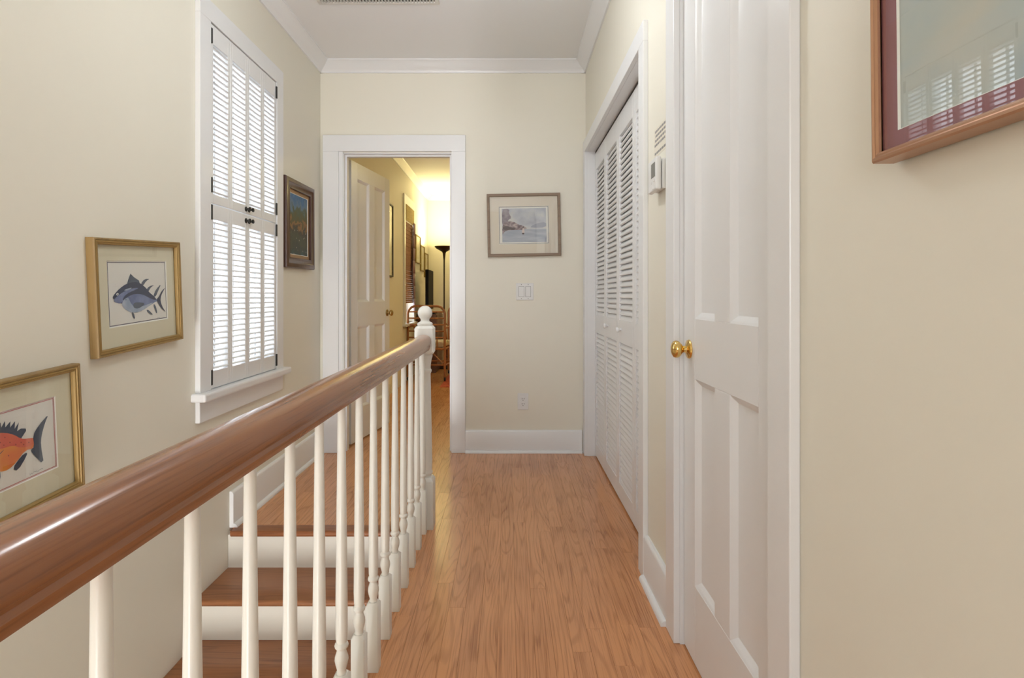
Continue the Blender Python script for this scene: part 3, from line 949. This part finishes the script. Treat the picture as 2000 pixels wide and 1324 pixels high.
# --- dark framed painting between window and end wall
M_WALNUT = wood('dark_walnut', srgb(84, 58, 50), srgb(44, 28, 26), 'Y', .35, 10, .1, .1, True, .6)
M_LINEN = principled('tan_liner', srgb(168, 134, 98), .6)
def landscape(name):
    m = principled(name, (.1, .15, .2), .6)
    b = m.node_tree.nodes['Principled BSDF']
    tc = nd(m, 'ShaderNodeTexCoord')
    sep = nd(m, 'ShaderNodeSeparateXYZ')
    lk(m, tc.outputs['Object'], sep.inputs[0])
    n = nd(m, 'ShaderNodeTexNoise'); n.inputs['Scale'].default_value = 22; n.inputs['Detail'].default_value = 5
    lk(m, tc.outputs['Object'], n.inputs['Vector'])
    a = nd(m, 'ShaderNodeMath', operation='MULTIPLY_ADD'); a.inputs[1].default_value = .22; a.inputs[2].default_value = -.11
    lk(m, n.outputs['Fac'], a.inputs[0])
    s = nd(m, 'ShaderNodeMath', operation='ADD')
    lk(m, sep.outputs['Y'], s.inputs[0]); lk(m, a.outputs[0], s.inputs[1])
    mr = nd(m, 'ShaderNodeMapRange'); mr.inputs[1].default_value = -.21; mr.inputs[2].default_value = .21
    lk(m, s.outputs[0], mr.inputs[0])
    cr = nd(m, 'ShaderNodeValToRGB')
    el = cr.color_ramp.elements
    stops = [(0, srgb(66, 92, 96)), (.16, srgb(70, 78, 74)), (.3, srgb(82, 86, 72)), (.44, srgb(72, 70, 64)), (.52, srgb(150, 112, 70)), (.57, srgb(94, 88, 56)),
             (.70, srgb(84, 96, 78)), (.78, srgb(96, 124, 150)), (.9, srgb(62, 106, 154)), (1, srgb(88, 128, 166))]
    while len(el) < len(stops): el.new(.5)
    for e, (p, c) in zip(el, stops):
        e.position = p; e.color = (*c, 1)
    lk(m, mr.outputs[0], cr.inputs[0])
    v = nd(m, 'ShaderNodeTexVoronoi'); v.inputs['Scale'].default_value = 34
    lk(m, tc.outputs['Object'], v.inputs['Vector'])
    th = nd(m, 'ShaderNodeMath', operation='LESS_THAN'); th.inputs[1].default_value = .16
    lk(m, v.outputs['Distance'], th.inputs[0])
    below = nd(m, 'ShaderNodeMath', operation='LESS_THAN'); below.inputs[1].default_value = .0
    lk(m, sep.outputs['Y'], below.inputs[0])
    mu = nd(m, 'ShaderNodeMath', operation='MULTIPLY')
    lk(m, th.outputs[0], mu.inputs[0]); lk(m, below.outputs[0], mu.inputs[1])
    mx = nd(m, 'ShaderNodeMix', data_type='RGBA')
    mx.inputs[7].default_value = (*srgb(170, 160, 150), 1)
    lk(m, mu.outputs[0], mx.inputs[0]); lk(m, cr.outputs[0], mx.inputs[6])
    lk(m, mx.outputs[2], b.inputs['Base Color'])
    return m
M_LAND = landscape('oil_landscape')
wal_prof = [(0, 0), (0, .018), (.004, .026), (.012, .028), (.026, .028), (.032, .024), (.050, .020), (.058, .022), (.060, .020), (.060, .012)]
Y3a, Y3b = 3.185, 3.645
picture('framed_painting', 'left', XL + .001, (Y3a + Y3b) / 2, 1.490, Y3b - Y3a, .522, math.radians(.6), wal_prof, [M_WALNUT],
    (.022, .022, .022, .022), M_LINEN, M_LAND, 'small landscape painting in a dark wooden frame right of the window', glass=False)

# --- seascape print on the end wall
M_GREYW = wood('grey_brown_frame', srgb(146, 124, 104), srgb(108, 88, 72), 'X', .5, 8, 0, .1, True, .6)
flat_prof = [(0, 0), (0, .020), (.002, .022), (.016, .021), (.019, .018), (.019, .011)]
f4, art4, in4 = picture('framed_picture', 'end', YE - .001, .105, 1.545, .497, .426, math.radians(1.1), flat_prof, [M_GREYW],
    (.062, .062, .066, .068), principled('beige_mat', srgb(228, 216, 200), .8), M_PAPER, 'grey-brown framed seascape print on the end wall above the switch')
SKY = mottled('ink_sky', [(.3, srgb(172, 174, 188)), (.5, srgb(196, 198, 206)), (.68, srgb(216, 214, 210))], 9, .7, (1, 1.3, 1))
SEA = mottled('ink_sea', [(.35, srgb(162, 168, 184)), (.65, srgb(190, 194, 204))], 14, .7, (.5, 3, 1))
ROCK = mottled('ink_rock', [(.35, srgb(96, 80, 92)), (.5, srgb(150, 132, 138)), (.65, srgb(198, 182, 180))], 40, .7, (1, 1.5, 1))
TREE = mottled('ink_tree', [(.35, srgb(122, 112, 126)), (.65, srgb(168, 158, 166))], 35, .7)
INKD = principled('ink_dark', srgb(88, 76, 84), .7)
def tl4(pts, sm=1):
    inv = f4.matrix_world.inverted()
    out = []
    for x, y in pts:
        X, Z = end_px(940 + x / 8.83, 365 + y / 8.83, YE - .007)
        l = inv @ Vector((X, YE - .007, Z)); out.append((l.x, l.y))
    return smooth_poly(out, sm) if sm else out
P = [(b, 4) for b in ring_border(in4[0][0] - .001, in4[1][0] + .001, in4[0][1] - .001, in4[2][1] + .001, .0035)]
P += [(tl4([(352, 378), (1112, 358), (1122, 730), (360, 740)], 0), 0), (tl4([(360, 735), (1122, 722), (1128, 948), (365, 958)], 0), 1),
      (tl4([(850, 680), (960, 625), (1118, 600), (1120, 700), (860, 705)]), 6),
      (tl4([(354, 400), (420, 372), (490, 395), (470, 440), (525, 540), (470, 560), (440, 640), (362, 700)]), 3),
      (tl4([(362, 640), (460, 590), (560, 600), (640, 650), (720, 670), (800, 715), (720, 740), (560, 742), (420, 755), (385, 800), (365, 830)]), 2),
      (tl4([(365, 690), (440, 670), (520, 700), (620, 720), (500, 740), (380, 745)]), 4),
      (tl4([(705, 740), (722, 700), (742, 735), (748, 800), (700, 800)]), 5), (tl4([(720, 690), (732, 672), (742, 692), (730, 712)], 0), 4), (tl4([(700, 795), (745, 792), (735, 820), (705, 818)]), 4)]
ink(art4, P, [SKY, SEA, ROCK, TREE, INKD, principled('ink_pink', srgb(222, 206, 202), .7), principled('ink_haze', srgb(166, 168, 184), .7)])

# --- large picture on the near right wall
M_COPPER = principled('copper_gilt_frame', srgb(188, 146, 116), .30, .6)
M_MAUVE = paint('mauve_mat', srgb(150, 92, 98), srgb(156, 98, 102), .7, .01)
M_WATERC = mottled('pale_abstract_print', [(.30, srgb(150, 176, 196)), (.45, srgb(192, 200, 196)), (.6, srgb(212, 206, 190)), (.75, srgb(180, 196, 200))], 3.0, .6, (1, 1.6, 1), 5)
cop_prof = [(0, 0), (0, .028), (.002, .031), (.005, .032), (.007, .030), (.009, .0305), (.012, .028), (.012, .0245)]
f5, art5, in5 = picture('framed_picture', 'right', XR - .006, 0.758 - .36, 1.241 + .30, .72, .60, 0, cop_prof, [M_COPPER],
    (.028, .028, .024, .028), M_MAUVE, M_WATERC, 'large glazed picture in a copper frame on the near right wall', bevel_w=.002, hb=.018)
f5.matrix_world = f5.matrix_world @ Matrix.Rotation(.011, 4, 'Y') @ Matrix.Rotation(.012, 4, 'X')

# ------------------------------------------------------------------ wall fittings
# thermostat
th = empty('thermostat', (XR, 1.922, 1.473))
TW, THh = .108, .112
mb = MB(); mb.box(-.014, 0, -TW / 2 + .006, TW / 2 - .006, -THh / 2 + .005, THh / 2 - .005)
bevel(mb.build('back_plate', M_PLAST, th), .004, 2)
mb = MB(); mb.box(-.036, -.017, -TW / 2, TW / 2, -THh / 2, THh / 2)
bevel(mb.build('cover', M_PLAST, th), .007, 3)
MB().box(-.0368, -.0358, -.043, .006, -.010, .038).build('display', M_LCD, th)
for y, z in ((.004, -.026), (-.030, -.022), (-.016, -.046)):
    bevel(MB().box(-.0375, -.0355, y - .006, y + .006, z - .004, z + .004).build('button', M_PLAST, th), .001, 1)
tag(th, 'white square thermostat with grey display between closet and door', 'thermostat')
# printed notice above it
nt = empty('wall_notice', (XR - .0004, 1.948, 1.600))
MB().box(-.0005, .0003, -.076, .076, -.044, .056).build('label_sheet', paint('notice_film', (.80, .74, .62), (.81, .75, .63), .5), nt)
for i, (z, a, b) in enumerate(((.045, -.068, .064), (.029, -.068, .058), (.013, -.068, .066), (-.003, -.064, .070), (-.032, -.070, .068))):
    y = a
    while y < b:
        w = R.uniform(.010, .024)
        MB().box(-.0009, -.0005, y, min(y + w, b), z - .004, z + .004).build('printed_word', M_INK, nt)
        y += w + .005
tag(nt, 'small notice with lines of grey lettering above the thermostat', 'notice')
# double rocker switch
X0, Z1 = end_px(1008, 553, YE); X1, Z0 = end_px(1042, 586, YE)
sw = empty('light_switch', ((X0 + X1) / 2, YE, (Z0 + Z1) / 2))
hw, hh = (X1 - X0) / 2, (Z1 - Z0) / 2
bevel(MB().box(-hw, hw, -.006, 0, -hh, hh).build('cover_plate', M_PLAST, sw), .003, 2)
for s in (-1, 1):
    xk = s * .023
    MB().box(xk - .0185, xk + .0185, -.0066, -.0055, -.036, .036).build('rocker_gap', M_INK, sw)
    rk = MB().prism([(-.0066, -.034), (-.0105 if s < 0 else -.008, -.034), (-.008, 0), (-.0075 if s < 0 else -.0105, .034), (-.0066, .034)], 'X', xk - .0165, xk + .0165)
    bevel(rk.build('rocker', M_PLAST, sw), .001, 1)
    for z in (-.048, .048):
        MB().lathe([(.003, -.0060), (.003, -.0068), (.001, -.007)], (xk, 0, z), 'Y', 10).build('screw', M_INK, sw)
tag(sw, 'white double rocker light switch on the end wall', 'light switch')
# outlet
X0, Z1 = end_px(1011, 768, YE); X1, Z0 = end_px(1032, 800, YE)
ot = empty('power_outlet', ((X0 + X1) / 2, YE, (Z0 + Z1) / 2))
hw, hh = (X1 - X0) / 2, (Z1 - Z0) / 2
bevel(MB().box(-hw, hw, -.006, 0, -hh, hh).build('cover_plate', M_PLAST, ot), .003, 2)
bevel(MB().box(-.0165, .0165, -.0085, -.005, -.034, .034).build('receptacle', M_PLAST, ot), .001, 1)
for z in (-.018, .018):
    for x in (-.0065, .0065):
        MB().box(x - .0016, x + .0016, -.0089, -.0084, z - .001, z + .0075).build('slot', M_PLAST2, ot)
    MB().lathe([(.0028, -.0084), (.0028, -.0089)], (0, 0, z - .008), 'Y', 10).build('slot', M_PLAST2, ot)
tag(ot, 'white duplex power outlet low on the end wall', 'outlet')
# ceiling vent
vt = empty('ceiling_vent', (-.70, 2.90, ZC))
mb = MB()
vw, vd = .305, .155
fr = [(0, 0), (0, -.006), (.004, -.009), (.020, -.009), (.022, -.006), (.022, .004)]
mb.rectloop(-vw - .022, vw + .022, -vd - .0, vd + .0, [(i, h) for i, h in fr])
M_VENT = paint('vent_paint', (.74, .71, .66), (.75, .72, .67), .5)
mb.build('vent_frame', M_VENT, vt, True, 30)
MB().box(-vw, vw, -vd + .02, vd - .02, -.0012, -.0004).build('vent_duct', M_DARK, vt)
n = 36
vb = MB().prism([(-.0035, -.0125), (-.0022, -.0125), (.0035, -.0015), (.0022, -.0015)], 'Y', -vd + .021, vd - .021).mesh('vent_blade', M_VENT)
for i in range(n):
    link('vent_blade', vb, vt, (-vw + (i + .5) * 2 * vw / n, 0, 0))
tag(vt, 'slatted air vent grille in the hall ceiling', 'vent')

# hall ceiling globe (above the top of the picture) and an added fill globe
def hanging_globe(x, y, power, label):
    g = empty('ceiling_lamp', (x, y, ZC))
    glow = emission('lit_opal_glass', (.91, .96, 1.0), power)
    MB().lathe([(.06, 0), (.062, -.006), (.055, -.018), (.012, -.024), (.006, -.030), (.006, -.25), (.030, -.252), (.045, -.262), (.045, -.275)], (0, 0, 0), 'Z', 28).build('ceiling_rose_and_stem', M_BRASS, g, True, 40)
    MB().lathe([(.04, -.275), (.085, -.29), (.115, -.325), (.122, -.36), (.112, -.40), (.080, -.432), (.04, -.447), (.002, -.450)], (0, 0, 0), 'Z', 32).build('glass_globe', glow, g, True, 60)
    return tag(g, label, 'ceiling lamp', 'hanging opal lamps of the hall')
hanging_globe(-.22, 1.98, HALL_LAMP, 'opal glass globe lamp hanging over the stair landing')
hanging_globe(-.80, -1.1, HALL_LAMP * .22, 'opal glass globe added as unseen fill lamp behind the viewer')  # weak extra globe, added out of view as fill

# ------------------------------------------------------------------ far room
w2 = empty('window_2', (XL, (V0 + V1) / 2, VZ0))
yc2 = (V0 + V1) / 2
def w2p(nm, x0, x1, y0, y1, z0, z1, mat=M_TRIM):
    return bevel(MB().box(x0, x1, y0 - yc2, y1 - yc2, z0 - VZ0, z1 - VZ0).build(nm, mat, w2), .002)
w2p('casing', 0, .02, V0 - .09, V0, VZ0, VZ1); w2p('casing', 0, .02, V1, V1 + .09, VZ0, VZ1)
w2p('casing', 0, .02, V0 - .09, V1 + .09, VZ1, VZ1 + .11)
w2p('sill', -.04, .05, V0 - .11, V1 + .11, VZ0 - .03, VZ0)
for a, b in ((V0, V0 + .04), (V1 - .04, V1)):
    w2p('sash_stile', -.12, -.09, a, b, VZ0, VZ1)
w2p('sash_rail', -.12, -.09, V0 + .04, V1 - .04, VZ0, VZ0 + .05); w2p('sash_rail', -.12, -.09, V0 + .04, V1 - .04, VZ1 - .05, VZ1)
w2p('sash_rail', -.12, -.09, V0 + .04, V1 - .04, 1.44, 1.48)
MB().box(-.107, -.104, V0 + .04 - yc2, V1 - .04 - yc2, .05, VZ1 - VZ0 - .05).build('pane', M_GLASS, w2)
struct(w2, 'white cased window with woven blind in the far room', 'window')
M_WOVEN = mottled('woven_bamboo', [(.35, srgb(120, 84, 56)), (.5, srgb(168, 122, 82)), (.66, srgb(140, 86, 70))], 12, .8, (1, .6, 26), 3)
M_WOVEN2 = mottled('woven_gold', [(.35, srgb(168, 142, 76)), (.65, srgb(200, 176, 104))], 14, .8, (1, 1, 12), 3)
bl = empty('window_blind', (XL + .012, yc2, VZ1))
MB().box(-.020, .012, V0 + .01 - yc2, V1 - .01 - yc2, -.20, -.005).build('valance', M_WOVEN2, bl)
mb = MB()
nf = 40
for i in range(nf):
    z1 = -.21 - i * (1.02 / nf)
    mb.box(-.010, -.004 + (.003 if i % 2 else 0), V0 + .015 - yc2, V1 - .015 - yc2, z1 - 1.02 / nf + .002, z1)
mb.build('blind_sheet', M_WOVEN, bl)
tag(bl, 'brown woven roll-up blind with gold valance in the far window', 'blind')
M_DRAPE = mottled('mauve_drape', [(.35, srgb(150, 122, 128)), (.65, srgb(176, 152, 152))], 12, .9)
pts = []
nw = 18
mb = MB()
rings = []
for zi in range(8):
    z = 2.02 - zi * .165
    ww = .10 + .10 * min(1, zi / 4) if zi < 5 else .20 - .05 * (zi - 4)
    ring = []
    for j in range(nw + 1):
        t = j / nw
        ring.append((XL + .036 + .008 * math.sin(t * 5 * PI + zi * .3), V1 - .015 - ww * (1 - t), z))
    rings.append(ring)
for a, b in zip(rings[:-1], rings[1:]):
    mb.loops([a, b], False)
dr = mb.build('window_drape', M_DRAPE, None, True, 80)
sm = dr.modifiers.new('thickness', 'SOLIDIFY'); sm.thickness = .004
tag(dr, 'narrow mauve drape hanging at the right of the far window', 'drape')
# pictures along the far room's left wall
thin_prof = [(0, 0), (0, .018), (.003, .021), (.014, .020), (.016, .011)]
M_OLIVE = principled('olive_gilt', srgb(150, 124, 54), .4, .2)
M_PRINT2 = mottled('tan_print', [(.4, srgb(206, 186, 128)), (.6, srgb(232, 222, 186))], 8, .6)
M_BKFR = principled('black_frame', srgb(46, 38, 24), .4)
picture('framed_picture', 'left', XL + .001, 5.86, 1.66, .62, .78, 0, thin_prof, [M_BKFR], (.07, .07, .07, .07), M_MAT, M_PRINT2, 'thin dark framed picture half hidden behind the open door')
for nm, ya, yb, z0, z1, lab in ((0, 7.70, 8.10, 1.52, 1.91, 'uppermost of three small gold framed pictures near the lamp'),
                            (1, 8.14, 8.48, 1.43, 1.80, 'middle of three small gold framed pictures near the lamp'),
                            (2, 8.53, 8.87, 1.35, 1.72, 'lowest of three small gold framed pictures near the lamp')):
    picture('framed_picture', 'left', XL + .001, (ya + yb) / 2, (z0 + z1) / 2, yb - ya, z1 - z0, 0, thin_prof, [M_OLIVE], (.045, .045, .045, .045), M_MAT, M_PRINT2, lab, group='small gold pictures stepping down the far wall')
# torchiere
M_BRONZE = principled('dark_bronze', srgb(58, 40, 22), .35, .6)
tx, tyy = -.950, 8.33
tc_ = empty('floor_lamp', (tx, tyy, 0))
MB().lathe([(.13, .0), (.13, .012), (.10, .022), (.03, .035), (.014, .05)], (0, 0, 0), 'Z', 28).build('base', M_BRONZE, tc_, True, 40)
MB().lathe([(.011, .04), (.011, 1.66)], (0, 0, 0), 'Z', 16).build('pole', M_BRONZE, tc_, True, 40)
outer = [(.012, 1.60), (.018, 1.66), (.022, 1.695), (.032, 1.715), (.075, 1.740), (.115, 1.762), (.140, 1.788), (.142, 1.796)]
inner = [(.136, 1.795), (.132, 1.790), (.108, 1.770), (.07, 1.750), (.02, 1.742), (.001, 1.742)]
MB().lathe(outer + inner, (0, 0, 0), 'Z', 32, cap=False).build('lamp_bowl', M_BRONZE, tc_, True, 50)
M_BULB = emission('halogen_bulb', (1.0, .80, .36), 10)
MB().lathe([(.006, 1.744), (.012, 1.75), (.012, 1.772), (.004, 1.780)], (0, 0, 0), 'Z', 12).build('bulb', M_BULB, tc_, True, 50)
tag(tc_, 'dark bronze torchiere floor lamp glowing in the far corner', 'floor lamp')
tl = area('torchiere_light', (tx, tyy, 1.785), (PI, 0, 0), .2, TORCH_POWER, (1.0, .87, .42))
tl.data.shape = 'DISK'
tl.parent = tc_; tl.location = (0, 0, 1.785)
# added lamp that brightens the far room, unseen right of the doorway
fl = empty('ceiling_lamp', (.9, 6.2, ZC))
MB().lathe([(.15, 0), (.155, -.008), (.15, -.02), (.12, -.026)], (0, 0, 0), 'Z', 28).build('canopy_plate', M_BRASS, fl, True, 40)
MB().lathe([(.13, -.024), (.17, -.04), (.165, -.075), (.12, -.105), (.05, -.12), (.002, -.123)], (0, 0, 0), 'Z', 32).build('glass_bowl', emission('warm_fill_opal', (1.0, .88, .42), 26.0), fl, True, 60)
tag(fl, 'unseen fill lamp added to the far room ceiling, right of the doorway', 'ceiling lamp')
# television on a low cabinet
tvs = empty('tv_cabinet', (-1.10, 8.12, 0), 0)
M_CAB = wood('cabinet_wood', srgb(120, 78, 50), srgb(70, 42, 28), 'Y', .4, 10, .1, .1, True)
bevel(MB().box(-.17, .10, -.34, .34, .0, .82).build('body', M_CAB, tvs), .004)
for y0, y1 in ((-.335, -.005), (.005, .335)):
    dd = bevel(MB().box(.10, .115, y0, y1, .07, .80).build('door', M_CAB, tvs), .003)
    MB().lathe([(.008, .115), (.006, .127), (.012, .135), (.004, .141)], (0, (y0 + y1) / 2 + (.12 if y0 < -.3 else -.12), .45), 'X', 12).build('knob', M_ABRASS, dd, True)
tag(tvs, 'low brown wooden cabinet under the television', 'cabinet')
tv = empty('television', (-1.10, 7.95, .82), math.radians(1))
M_TV = principled('tv_black', (.006, .006, .007), .6, 0, .12)
bevel(MB().box(-.022, .022, -.40, .16, .06, .60).build('screen_panel', M_TV, tv), .006)
bevel(MB().box(-.014, .014, -.16, -.08, .012, .07).build('stand_neck', M_TV, tv), .003)
bevel(MB().box(-.09, .09, -.27, .03, 0.0, .014).build('stand_base', M_TV, tv), .003)
tag(tv, 'slim black television seen edge-on by the far wall', 'television')
# rattan chairs
M_RATT = wood('rattan_cane', srgb(176, 112, 60), srgb(104, 58, 30), 'Z', .4, 8, .2, .15, True)
M_CUSH = mottled('floral_cushion', [(.35, srgb(140, 132, 96)), (.5, srgb(214, 196, 156)), (.65, srgb(196, 160, 120))], 16, .9)
def arch(w, z0, z1, y, r, n=6):
    pts = [(-w, y, z0)]
    for i in range(n + 1):
        a = PI - (PI / 2) * i / n
        pts.append((-w + r + r * math.cos(a), y, z1 - r + r * math.sin(a)))
    for i in range(n + 1):
        a = PI / 2 - (PI / 2) * i / n
        pts.append((w - r + r * math.cos(a), y, z1 - r + r * math.sin(a)))
    pts.append((w, y, z0))
    return pts
def rattan_chair(loc, rz, label):
    c = empty('rattan_chair', loc, rz)
    w = .235
    MB().tube(arch(w, .05, .93, -.22, .10), .015, 10).build('back_frame', M_RATT, c, True, 60)
    for s in (-1, 1):
        MB().tube([(s * w, .22, .05), (s * w, .22, .42)], .015, 10).build('front_leg', M_RATT, c, True, 60)
        arm = [(s * w, -.21, .66), (s * (w + .03), .0, .67), (s * (w + .03), .14, .66), (s * (w + .02), .21, .60), (s * w, .22, .42)]
        MB().tube(arm, .013, 10).build('armrest', M_RATT, c, True, 60)
        MB().tube([(s * w, -.215, .20), (s * w, .215, .20)], .010, 8).build('stretcher', M_RATT, c, True, 60)
        MB().tube([(s * w, -.215, .40), (s * w, .215, .40)], .014, 8).build('seat_rail', M_RATT, c, True, 60)
        for y in (-.22, .22):
            k = MB().lathe([(.022, -.010), (.026, -.006), (.026, .006), (.022, .010)], (s * w, y + .012, .0265), 'X', 14).build('caster', M_BLACK, c, True, 40)
    for y in (-.22, .22):
        MB().tube([(-w, y, .40), (w, y, .40)], .014, 8).build('seat_rail', M_RATT, c, True, 60)
        MB().tube([(-w, y, .20), (w, y, .20)], .010, 8).build('stretcher', M_RATT, c, True, 60)
    for z in (.86, .78, .70, .62, .54):
        MB().tube([(-w + .004, -.22, z), (0, -.235, z), (w - .004, -.22, z)], .010, 8).build('back_rung', M_RATT, c, True, 60)
    for x in (-.14, -.05, .05, .14):
        MB().tube([(x, -.228, .40), (x, -.228, .54)], .008, 8).build('back_spindle', M_RATT, c, True, 60)
    MB().tube([(-w, -.22, .20), (-.03, -.222, .40)], .008, 8).build('brace', M_RATT, c, True, 60)
    MB().tube([(w, -.22, .20), (.03, -.222, .40)], .008, 8).build('brace', M_RATT, c, True, 60)
    q = bevel(MB().box(-.215, .215, -.20, .215, .412, .485).build('seat_cushion', M_CUSH, c), .025, 4)
    return tag(c, label, 'chair', 'rattan chairs in the far room')
rattan_chair((-.995, 7.22, .0065), math.radians(-7), 'rattan armchair with beige cushion showing right of the newel ball')
rattan_chair((-.62, 7.92, .0065), math.radians(10), 'rattan armchair farthest back, half hidden by the doorway casing')
# rug
M_RUG = mottled('red_rug', [(.35, srgb(150, 52, 34)), (.55, srgb(196, 92, 58)), (.7, srgb(120, 40, 30))], 20, .95)
rug = MB().box(-.80, 1.6, 6.55, 8.1, .0003, .006).build('rug', M_RUG)
tag(rug, 'red patterned rug on the far room floor', 'rug')
